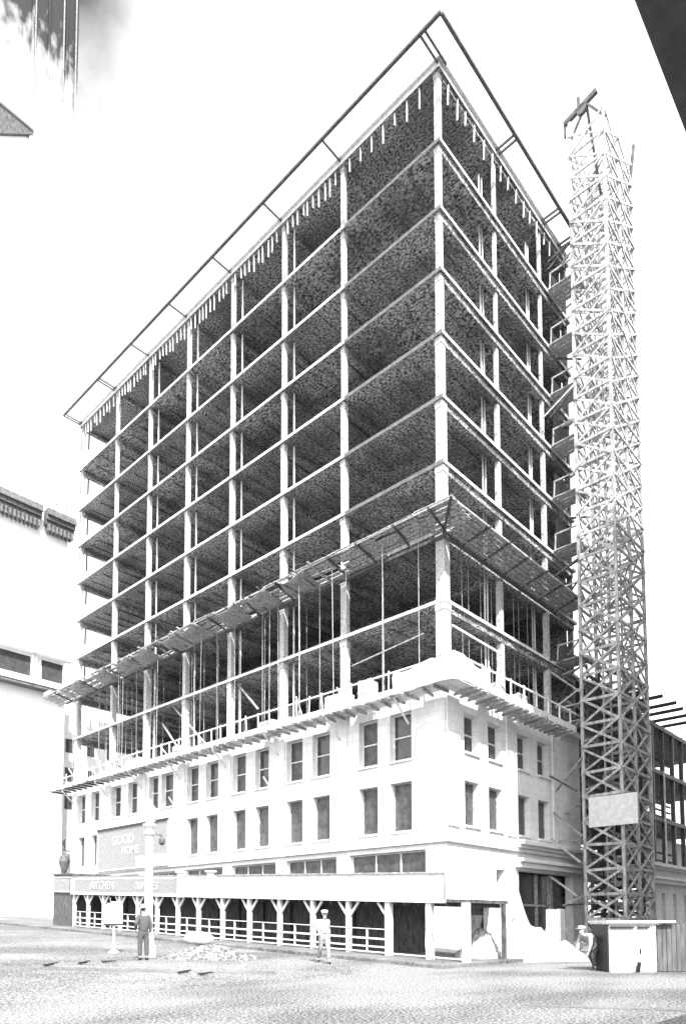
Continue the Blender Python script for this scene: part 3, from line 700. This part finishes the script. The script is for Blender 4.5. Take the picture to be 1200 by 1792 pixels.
# billboard on the wall
def billboard():
    t = thing('billboard', 'large grey painted billboard with faded white lettering on the stone wall', 'billboard', W(-.15, 21.3, 0), TH)
    mb = MB(); mb.box(-.12, 0, 0, 9.05, 5.25, 8.25); mb.build('panel', M['greysign'], t)
    mb = MB(); mb.box(-.2, -.121, -.1, 9.15, 8.18, 8.32); mb.build('top_rail', M['black'], t)
    mb = MB(); mb.box(-.17, -.121, -.1, 9.15, 5.18, 5.27); mb.box(-.17, -.121, -.1, 0, 5.271, 8.179); mb.box(-.17, -.121, 9.05, 9.15, 5.271, 8.179); mb.build('frame', M['white'], t)
    for s, z, sz, a in (('GOOD', 7.3, .95, 5.6), ('HOME', 6.5, .8, 4.6)):
        text_mesh('lettering', s, sz, M['faded'], t, (-.13, a, z), (math.pi/2, 0, -math.pi/2), .005)
    mb = MB(); mb.box(-.15, -.1215, .2, 3.8, 5.3, 6.0); mb.build('paste_patch', M['white'], t)
billboard()
# ================================================================= LEFT TALL BUILDING
def left_tower():
    P0 = Vector(((106-547.18)/1220.485*62, 62, 0))
    t = thing('pale_skyscraper', 'very tall pale building with dark moulded cornices and a sooty top at the left edge', 'building', P0, TH)
    mb = MB(); holes = []
    mb.box(-20, 0, -.0, 25, -1, 106)
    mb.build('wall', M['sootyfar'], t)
    for a, b, z in ((-2.3, .35, 38.2), (-9, -2.75, 38.2)):
        mb = MB()
        for k, (o_, h) in enumerate(((.5, .35), (.75, .35), (1.0, .35), (.85, .3))): mb.box(a-(.0), b, -o_, -.003, z-1.4+k*.36, z-1.4+k*.36+h-.01)
        mb.build('cornice', M['soot'], t)
        mb = MB(); x = a+.15
        while x < b-.2: mb.box(x, x+.18, -.7, -.004, z-2.0, z-1.42); x += .36
        mb.build('dentils', M['soot'], t)
    # belt storey; flat dark panels paint the shade of square openings
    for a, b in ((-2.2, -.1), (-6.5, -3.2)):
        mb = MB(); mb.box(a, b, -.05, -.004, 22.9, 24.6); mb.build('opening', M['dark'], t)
    mb = MB(); mb.box(-9, .6, -1.0, -.003, 22.0, 22.2); mb.box(-9, .5, -.7, -.004, 24.9, 25.05); mb.build('balcony', M['farstone'], t)
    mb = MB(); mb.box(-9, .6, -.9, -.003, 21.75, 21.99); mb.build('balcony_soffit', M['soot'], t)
    mb = MB()
    for x in (-3.0, -2.75, -.15): mb.box(x-.12, x, -.35, -.004, 22.21, 24.85)
    mb.build('pilaster', M['farstone'], t)
    for x in (-4.4, -2.9, -1.2, -.25):
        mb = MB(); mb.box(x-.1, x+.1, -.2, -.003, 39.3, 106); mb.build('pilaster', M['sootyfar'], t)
    for x in (-4.2, -1.55, -.35):  # dark bars added to draw the edge shading of the pilasters
        mb = MB(); mb.bar((x, -.25, 47), (x, -.25, 104), .05, .05); mb.build('downpipe', M['greywood'], t)
    for x in (-2.2, -.7):
        mb = MB(); mb.bar((x, -.25, 40), (x, -.25, 56), .035, .035); mb.build('downpipe', M['greywood'], t)
    mb = MB(); mb.box(-9, -4.2, -.5, -.003, 72.6, 73.0); mb.build('roof_ledge', M['farstone'], t)
    mb = MB(); mb.quadbox([(-9, -.3, 68.3), (-9, -.003, 68.3), (-4.3, -.003, 72.2), (-4.3, -.3, 72.2), (-9, -.3, 72.59), (-9, -.003, 72.59), (-4.3, -.003, 72.59), (-4.3, -.3, 72.59)]); mb.build('awning', M['darkwood'], t)  # dark wedge stands in for the shadow under the ledge
left_tower()
# pale building seen through the left end of the frame
def far_block():
    t = thing('far_pale_building', 'pale building with small windows seen through the left end of the bare frame', 'building', W(-.5, 46, 0), TH)
    mb = MB(); mb.box(0, 13, 0, 8, 0, 21.5); mb.build('wall', M['farstone'], t)
    for z in (12.3, 15, 17.8):
        for x in (.8, 2.9, 5.2, 7.4, 9.6):
            mb = MB(); mb.box(x, x+.8, -.06, -.003, z, z+1.3); mb.build('window', M['glass'], t)
far_block()
# ================================================================= NEAR MARQUEE and the tall building it belongs to (across the right street)
def opposite():
    t = thing('opposite_building', 'dark edge of a flat marquee overhead belonging to the building across the street', 'building', W(-22, -19.2, 0), TH)
    mb = MB(); mb.box(-14, 16, -14, 0, -.2, 4.2); mb.build('low_block', M['greywood'], t)
    mb = MB(); mb.box(16.5, 75, -14, 0, -.2, 44); mb.build('high_block', M['greywood'], t)
    # marquee: front edge parallel to the right street
    zc = 3.7; wf = 17.2-.232*(zc-1.5)
    mb = MB(); mb.box(-3.2, 15, .003, 19.2-wf, zc, zc+.35); mb.build('marquee', M['edgeform'], t)
opposite()
# ================================================================= STREET OBJECTS
def lamp_post():
    P0 = Vector((-5.52, 23.5, 0)); z = ghw(P0)
    t = thing('street_lamp', 'thick white street lamp column behind the man in the dark suit', 'street lamp', P0+Vector((0, 0, z)))
    mb = MB(); mb.lathe([(.26, 0), (.26, .35), (.2, .5), (.17, .8), (.15, 1.0), (.14, 2.5), (.13, 4.05), (.12, 4.1)], 18); mb.build('post', M['white'], t, smooth=False)
    mb = MB(); mb.lathe([(.14, 4.1), (.2, 4.15), (.2, 4.2), (.13, 4.25), (.13, 4.36), (.22, 4.42), (.24, 4.5), (.12, 4.53)], 18); mb.build('capital', M['white'], t)
    mb = MB(); mb.lathe([(.11, 4.53), (.22, 4.62), (.26, 4.8), (.24, 5.0), (.15, 5.12), (.06, 5.18), (.05, 5.3), (.01, 5.35)], 18); mb.build('lamp_globe', M['white'], t, smooth=True)
    mb = MB(); mb.bar((.1, 0, 4.2), (.42, .0, 4.1), .025, .03); mb.lathe([(.03, 3.78), (.1, 3.85), (.11, 3.98), (.04, 4.06)], 12, (.42, 0, 0)); mb.build('bracket_lamp', M['steel'], t)
    mb = MB()
    mb.lathe([(.205, .9), (.205, 1.5)], 3); 
lamp_post()
def sign_post():
    P0 = Vector((-7.1, 25, 0)); z = ghw(P0)
    t = thing('notice_sign', 'small white notice board on a white post in front of the shed', 'sign', P0+Vector((0, 0, z)), .12)
    mb = MB(); mb.tube((0, 0, 0), (0, 0, 1.35), .05, .04); mb.lathe([(.2, 0), (.2, .05), (.07, .12)], 14); mb.build('post', M['white'], t)
    mb = MB(); mb.box(-.30, .30, -.04, .0, 1.05, 1.72); mb.box(-.25, .25, -.04, .0, 1.721, 1.78); mb.box(-.1, .1, -.04, 0, 1.781, 1.84); mb.build('board', M['white'], t)
    mb = MB(); mb.box(-.24, .24, -.05, -.0405, 1.12, 1.62); mb.build('panel', M['cloth'], t)
    mb = MB(); mb.box(-.33, .33, -.07, .02, .98, 1.045); mb.build('bottom_rail', M['black'], t)
sign_post()
def mound(name, label, cat, P0, rx, ry, h, m, rz=0, seed=1, peak=0, kind=None, jit=.03):
    rnd = random.Random(seed); me = MB(); n, r = 40, 14
    z0 = ghw(P0)
    ph = [rnd.uniform(0, 6.28) for _ in range(6)]
    for i in range(r+1):
        q = i/r
        for j in range(n):
            a = 2*math.pi*j/n; rr = q*(1+.10*math.sin(3*a+ph[0])+.07*math.sin(5*a+ph[1]))
            hh = h*max(0, (1-q**1.25))*(1+.12*math.sin(4*a+ph[2])*q)+rnd.uniform(-jit, jit)*h*(q < .97)
            me.v.append((rx*rr*math.cos(a)+peak*(1-q), ry*rr*math.sin(a), hh if q < .99 else -.15))
    for i in range(r):
        for j in range(n):
            k = (j+1) % n; me.f.append((i*n+j, i*n+k, (i+1)*n+k, (i+1)*n+j)); me.mi.append(0)
    o = me.build(name, m, None, smooth=True); o.location = P0+Vector((0, 0, z0+.02)); o.rotation_euler = (0, 0, rz); tag(o, label, cat, None, kind); return o
mound('sand_heap', 'low grey sand heap spread in front of the shed posts', 'sand heap', Vector((-3.55, 23.6, 0)), 1.7, .8, .5, M['sand'], .1, 3)
mound('sand_heap', 'big white sand heap at the foot of the corner pier', 'sand heap', Vector((8.2, 27.3, 0)), 2.5, 1.5, 1.45, M['palesand'], .1, 5, peak=-.3, jit=.11)
mound('sand_heap', 'small pale heap between the shed end and the big white heap', 'sand heap', Vector((6.3, 26.2, 0)), 1.1, .9, 1.15, M['palesand'], .3, 8, jit=.11)
# leaning sheets against the corner pier
def leaning():
    t = thing('board_stack', 'tall white boards leaning against the corner pier behind the sand heap', 'boards', W(2.9, -.9), TH)
    for k in range(3):
        mb = MB(); a = -1.2-k*.25; d = .45-k*.12
        mb.quadbox([(a, -d, 0), (3.3-k*.1, -d, 0), (3.3-k*.1, -d+.05, 0), (a, -d+.05, 0), (a+1.9+k*.15, (.72-k*.04), 2.5+k*.2), (3.3-k*.1, (.72-k*.04), 2.6+k*.2), (3.3-k*.1, (.77-k*.04), 2.6+k*.2), (a+1.9+k*.15, (.77-k*.04), 2.5+k*.2)])
        mb.build('board', M['white'], t)
leaning()
rnd = random.Random(52)
for k, (v, u, lab) in enumerate(((2.2, -4.0, 'rough broken stone block lying in front of the small pale heap'), (4.6, -4.3, 'broken stone block at the front foot of the big white heap'),
        (6.6, -3.9, 'squat broken block at the right foot of the big white heap'), (7.6, -2.6, 'largest broken block between the white heap and the hoist tower'))):
    mb = MB(); n_ = 7; R_ = (.25, .3, .28, .45)[k]
    mb.lathe([(R_*.8, 0), (R_, R_*.3), (R_*.8, R_*.8), (R_*.3, R_)], n_)
    mb.v = [(x*rnd.uniform(.8, 1.2), y*rnd.uniform(.7, 1.2), z*rnd.uniform(.8, 1.1)) for x, y, z in mb.v]
    o = mb.build('stone_block', M['palesand'], None); o.location = W(v, u, .1); tag(o, lab, 'stone block', 'broken blocks round the white heap')
heap_box('timber_crate', 'tall white packing case standing upright behind the big white sand heap', 'crate', 5.9, -2.2, .13, .7, .7, 1.95, M['white'], .1)
def bag():
    me = MB(); rnd = random.Random(4)
    me.lathe([(.05, 0), (.42, .03), (.52, .12), (.5, .26), (.36, .38), (.12, .43)], 16, sx=1.0, sy=.6)
    me.v = [(x+rnd.uniform(-.02, .02), y+rnd.uniform(-.02, .02), z+rnd.uniform(-.015, .015)) for x, y, z in me.v]
    o = me.build('canvas_sack', M['cloth'], None, smooth=True); z = ghw((-4.0, 23.7)); o.location = (-3.85, 23.7, z+.47); tag(o, 'white canvas sack lying on top of the grey sand heap', 'sack')
bag()
def site_box():
    t = thing('tool_booth', 'low white booth with a flat projecting lid near the right edge', 'booth', Vector((8.78, 20.8, 0)), 0)
    mb = MB(); mb.box(0, 1.40, 0, 1.2, 0, 1.42)
    for x in (.0, .7, 1.34): mb.box(x, x+.06, -.02, -.001, .02, 1.40)
    mb.build('body', M['white'], t)
    mb = MB(); mb.box(-.1, 1.95, -.12, 1.3, 1.47, 1.53); mb.box(-.06, 1.46, -.08, 1.25, 1.421, 1.469); mb.build('lid', M['palewood'], t)
    mb = MB(); mb.box(.85, 1.25, -.03, -.021, .05, 1.25); dr = mb.build('door', M['cloth'], t)
    mb = MB(); mb.bar((.92, -.04, .55), (.92, -.06, .7), .015, .015); mb.build('handle', M['black'], dr)
    mb = MB(); mb.bar((.82, -.05, 0), (.84, -.12, .3), .02, .05); mb.build('door_stop', M['black'], t)
    mb = MB(); mb.box(.02, .75, -.07, -.025, 1.31, 1.35); mb.box(.85, 1.2, -.07, -.025, 1.31, 1.35); mb.box(-.05, -.003, -.03, 1.15, 0, 1.42); mb.build('trim', M['black'], t)  # black strips paint the shadow under the lid and the dark left side
site_box()
def dark_fence():
    t = MB(); x = 0; rnd = random.Random(2)
    while x < 3.2:
        w_ = rnd.uniform(.12, .16); t.box(x, x+w_-.012, rnd.uniform(-.01, .01), .04, .0, 1.40+rnd.uniform(-.02, .02)); x += w_
    t.box(0, 3.2, .041, .1, .3, .4); t.box(0, 3.2, .041, .1, 1.1, 1.2)
    o = t.build('board_fence', M['fencewood'], None); o.location = (10.25, 20.85, 0.02); tag(o, 'dark vertical board fence joining the right side of the white booth', 'fence')
dark_fence()
def wall_lantern():
    t = thing('wall_lantern', 'dark ornamental bracket lantern on the far left end of the stone wall', 'lantern', W(-.1, 35.0, 0), TH)
    mb = MB(); mb.bar((0, .02, 7.0), (-.2, 1.0, 7.3), .03, .04); mb.bar((0, .02, 6.2), (-.15, .9, 6.8), .03, .03)
    for a in (.5, .9, 1.3): mb.bar((-.15, .7, 7.3), (-.15, .4+a*.6, 8.2-a*.2), .03, .03)
    mb.build('bracket', M['black'], t)
    mb = MB(); mb.lathe([(.05, 5.2), (.25, 5.6), (.45, 6.3), (.35, 6.7), (.1, 6.8)], 10, (-.15, .75, 0)); mb.build('lantern', M['steel'], t)
wall_lantern()
# loose boards on the road
random.seed(17)
DB = ((88, 1707, 'short dark board on the road at the far left'), (147, 1703, 'splintered dark board lying in the road left of the man in dark'),
      (190, 1700, 'longer dark board tilted on the road beside the first'), (322, 1712, 'dark scrap of timber on the road below the grey heap'), (360, 1713, 'small dark block on the road right below the grey heap'))
for px, py, lab in DB:
    b = (py-1541.384)/1220.485; th = math.radians(3.344); ry = math.cos(th)+b*math.sin(th); rzz = math.sin(th)-b*math.cos(th); tt = -1.5/rzz
    P = Vector(((px-547.18)/1220.485*tt, ry*tt, 0)); P.z = ghw(P)+.03
    mb = MB(); L_ = .42*random.uniform(.6, 1.3)
    mb.bar((-L_/2, 0, .02), (L_/2, .05, random.uniform(.03, .10)), .035, .018); mb.bar((-L_/3, -.06, .0), (L_/4, .12, .03), .03, .012)
    o = mb.build('scrap_board', M['black'], None); o.location = P; o.rotation_euler = (0, 0, random.uniform(-.2, .5)); tag(o, lab, 'board', 'scrap timber on the road')
# gutter strip across the road on the left
mb = MB(); p0, p1 = Vector((-9.0, 19.0, 0)), Vector((-1.0, 19.6, 0))
def strip(p0, p1, w_, z, name, m):
    mb = MB(); d = (p1-p0).normalized(); n_ = Vector((-d.y, d.x, 0))*w_/2; k = 12
    for i in range(k+1):
        p = p0.lerp(p1, i/k); ww = random.uniform(.7, 1.3)
        for s in (-1, 1): q = p+n_*s*ww; mb.v.append((q.x, q.y, ghw(q)+z))
    for i in range(k): mb.f.append((2*i, 2*i+1, 2*i+3, 2*i+2)); mb.mi.append(0)
    o = mb.build(name, m, None); o['kind'] = 'structure'
strip(Vector((-14.0, 18.6, 0)), Vector((-1.0, 19.6, 0)), .75, .004, 'road_gutter', M['pavement'])
strip(Vector((3.9, 12.6, 0)), Vector((7.5, 11.6, 0)), .35, .004, 'road_gutter', M['pavement'])
# ================================================================= PEOPLE
def skinned(name, verts, edges, rad, m, parent=None, sub=2, root=0):
    me = bpy.data.meshes.new(name); me.from_pydata(verts, edges, [])
    o = bpy.data.objects.new(name, me); COL.objects.link(o)
    sk = o.modifiers.new('skin', 'SKIN'); sk.use_smooth_shade = True
    sv = me.skin_vertices[0].data if me.skin_vertices else None
    if sv is None:
        bm = bmesh.new(); bm.from_mesh(me); bm.verts.layers.skin.verify(); bm.to_mesh(me); bm.free(); sv = me.skin_vertices[0].data
    for i, r in enumerate(rad):
        sv[i].radius = r if isinstance(r, tuple) else (r, r); sv[i].use_root = (i == root)
    sb = o.modifiers.new('sub', 'SUBSURF'); sb.levels = sub; sb.render_levels = sub
    bpy.context.view_layer.update()
    me2 = bpy.data.meshes.new_from_object(o.evaluated_get(bpy.context.evaluated_depsgraph_get()))
    bpy.data.objects.remove(o); me2.materials.clear(); me2.materials.append(m); me2.name = name
    o = bpy.data.objects.new(name, me2); COL.objects.link(o)
    if parent is not None: o.parent = parent
    return o
def person(label, loc, rz, J, shirt, trousers, hat, hatkind='fedora', coat=False):
    """J: joints dict: pelvis, waist, chest, neck, head(top of neck), sh/el/wr/ L,R, hip/kn/an/ L,R; body faces +x"""
    V, E, R = [], [], []
    def add(p, r, par=None):
        V.append(tuple(p)); R.append(r); i = len(V)-1
        if par is not None: E.append((par, i))
        return i
    Vv = lambda k: Vector(J[k])
    pe = add(Vv('pelvis'), (.13, .15)); wa = add(Vv('waist'), (.11, .14), pe); ch = add(Vv('chest'), (.12, .16), wa)
    nb = add(Vv('neck'), .06, ch); f = Vector(J['face']).normalized(); hb = Vv('head')
    nk = add(hb-Vector((0, 0, .02)), .052, nb); jw = add(hb+Vector((0, 0, .06))+f*.025, (.065, .07), nk); hd = add(hb+Vector((0, 0, .14))+f*.01, (.082, .09), jw); add(hb+Vector((0, 0, .2)), .06, hd)
    no = add(hb+Vector((0, 0, .105))+f*.105, .016, jw)
    sd_ = Vector((0, 0, 1)).cross(f)
    for s in (-1, 1): add(hb+Vector((0, 0, .12))+sd_*s*.10, .015, hd)
    for s in 'LR':
        sh = add(Vv('sh'+s), .062, ch); el = add(Vv('el'+s), .045, sh); wr = add(Vv('wr'+s), .028, el)
        d = (Vv('wr'+s)-Vv('el'+s)).normalized(); side = d.cross(f).normalized() if abs(d.dot(f)) < .95 else Vector((0, 1, 0)); fw = side.cross(d).normalized()
        pm = add(Vv('wr'+s)+d*.06, (.022, .038), wr)
        for k, (o_, ln) in enumerate(((-.032, .075), (-.011, .088), (.011, .083), (.031, .065))):
            b = Vv('wr'+s)+d*.095+fw*o_
            a1 = add(b, .0095, pm); a2 = add(b+d*ln*.5+side*.008, .009, a1); add(b+d*ln*.9+side*.028, .007, a2)
        t1 = add(Vv('wr'+s)+d*.05+fw*.045, .011, wr); add(Vv('wr'+s)+d*.095+fw*.062, .009, t1)
        hp = add(Vv('hip'+s), .085, pe); kn = add(Vv('kn'+s), .058, hp); an = add(Vv('an'+s), .040, kn)
        ff = Vector(J.get('foot'+s, J['face'])).normalized(); add(Vv('an'+s)+Vector((0, 0, -.05))+ff*.13, (.035, .045), an)
    body = skinned('person', V, E, R, M['skin'], None, 2, 0)
    body.location = loc; body.rotation_euler = (0, 0, rz); tag(body, label, 'person')
    V, E, R = [], [], []
    pe = add(Vv('pelvis')+Vector((0, 0, -.10 if coat else 0)), (.17, .19) if coat else (.15, .17)); wa = add(Vv('waist'), (.145, .175), pe); ch = add(Vv('chest'), (.145, .19), wa); add(Vv('neck')-Vector((0, 0, .02)), .075, ch)
    for s in 'LR':
        sh = add(Vv('sh'+s), .08, ch); el = add(Vv('el'+s), .062, sh); d = (Vv('wr'+s)-Vv('el'+s)); add(Vv('el'+s)+d*.93, .045, el)
    skinned('jacket' if coat else 'shirt', V, E, R, shirt, body, 2, 0)
    V, E, R = [], [], []
    pe = add(Vv('pelvis')+Vector((0, 0, .06)), (.14, .16)); cr = add(Vv('pelvis')-Vector((0, 0, .04)), (.14, .16), pe)
    for s in 'LR':
        hp = add(Vv('hip'+s)-Vector((0, 0, .06)), .105, cr); kn = add(Vv('kn'+s), .082, hp); add(Vv('an'+s)+Vector((0, 0, .03)), .068, kn)
    skinned('trousers', V, E, R, trousers, body, 2, 0)
    for s in 'LR':
        a = Vv('an'+s); ff = Vector(J.get('foot'+s, J['face'])).normalized(); ff.z = 0
        skinned('shoe', [tuple(a+Vector((0, 0, -.035))-ff*.05), tuple(a+Vector((0, 0, -.045))+ff*.06), tuple(a+Vector((0, 0, -.055))+ff*.17)], [(0, 1), (1, 2)], [(.045, .05), (.042, .052), (.028, .045)], M['black'], body, 1, 0)
    mb = MB()
    if hatkind == 'fedora': mb.lathe([(.085, -.0), (.165, .0), (.168, .012), (.10, .02), (.098, .10), (.085, .125), (.03, .115)], 20, sy=.9)
    else: mb.lathe([(.10, -.02), (.108, .01), (.125, .05), (.10, .085), (.03, .095)], 18); mb.box(.06, .19, -.07, .07, -.02, -.005)
    h = mb.build('hat', hat, body, smooth=True); h.location = hb+Vector((0, 0, .17)); h.rotation_euler = (0, -.1, math.atan2(f.y, f.x))
    mb = MB()
    for s in (-1, 1):
        c = hb+Vector((0, 0, .125))+f*.085+sd_*s*.032; mb.lathe([(.004, -.01), (.011, 0), (.004, .01)], 8, tuple(c))
    mb.build('eyes', M['black'], body)
    V, E, R = [], [], []
    hh = add(hb+Vector((0, 0, .15))-f*.03, (.088, .094)); add(hb+Vector((0, 0, .07))-f*.06, (.05, .07), hh); skinned('hair', V, E, R, M['hair'], body, 2, 0)
    return body
base = dict(pelvis=(0, 0, .93), waist=(0, 0, 1.10), chest=(0, 0, 1.30), neck=(0, 0, 1.45), head=(.01, 0, 1.51), face=(1, 0, 0),
            shL=(0, .17, 1.39), elL=(-.02, .23, 1.12), wrL=(.05, .24, .88), shR=(0, -.17, 1.39), elR=(-.02, -.23, 1.12), wrR=(.05, -.24, .88),
            hipL=(0, .09, .88), knL=(.02, .10, .50), anL=(-.01, .11, .09), hipR=(0, -.09, .88), knR=(.02, -.10, .50), anR=(-.01, -.11, .09))
# man in dark suit, seen from behind and the side, hand at his hip
J1 = dict(base); J1.update(elL=(-.12, .30, 1.15), wrL=(.08, .22, .98), head=(.02, .01, 1.51), face=(.75, -.5, .1), anR=(-.06, -.10, .09), knR=(-.01, -.10, .50), elR=(-.05, -.22, 1.12), wrR=(-.02, -.22, .86))
p = Vector((-5.44, 22.5, 0)); p.z = ghw(p)
person('man in a dark suit and light hat standing in the road before the lamp column', p, math.radians(200-75), J1, M['suit'], M['suit'], M['trousers'], 'fedora', True)
# man in white striding away from the shed
J2 = dict(base); J2.update(anL=(.24, .10, .09), knL=(.16, .10, .50), anR=(-.26, -.10, .13), knR=(-.02, -.10, .50), elL=(-.14, .22, 1.15), wrL=(-.10, .24, .90), elR=(.08, -.23, 1.13), wrR=(.24, -.2, .95), pelvis=(0, 0, .92), chest=(.04, 0, 1.29), neck=(.06, 0, 1.44), head=(.09, 0, 1.50), face=(1, -.1, 0))
person('man in white shirt and light trousers with a cap walking in front of the shed', Vector((.36, 23.2, ghw((.36, 23.2)))), math.radians(-70), J2, M['shirt'], M['trousers'], M['cloth'], 'cap')
# stooping workman beside the booth
J3 = dict(base); J3.update(pelvis=(-.18, 0, .80), waist=(-.06, 0, .95), chest=(.14, 0, 1.05), neck=(.30, 0, 1.10), head=(.37, 0, 1.11), face=(.8, 0, -.5),
          shL=(.20, .17, 1.08), elL=(.26, .22, .80), wrL=(.30, .16, .55), shR=(.20, -.17, 1.08), elR=(.30, -.22, .82), wrR=(.40, -.14, .60),
          hipL=(-.17, .09, .77), knL=(.04, .12, .46), anL=(-.06, .12, .09), hipR=(-.17, -.09, .77), knR=(-.12, -.11, .43), anR=(-.36, -.12, .10))
person('stooping workman in a white shirt and pale cap beside the booth', Vector((8.55, 21.6, ghw((8.55, 21.6)))), math.radians(-150), J3, M['shirt'], M['suit'], M['cloth'], 'cap')
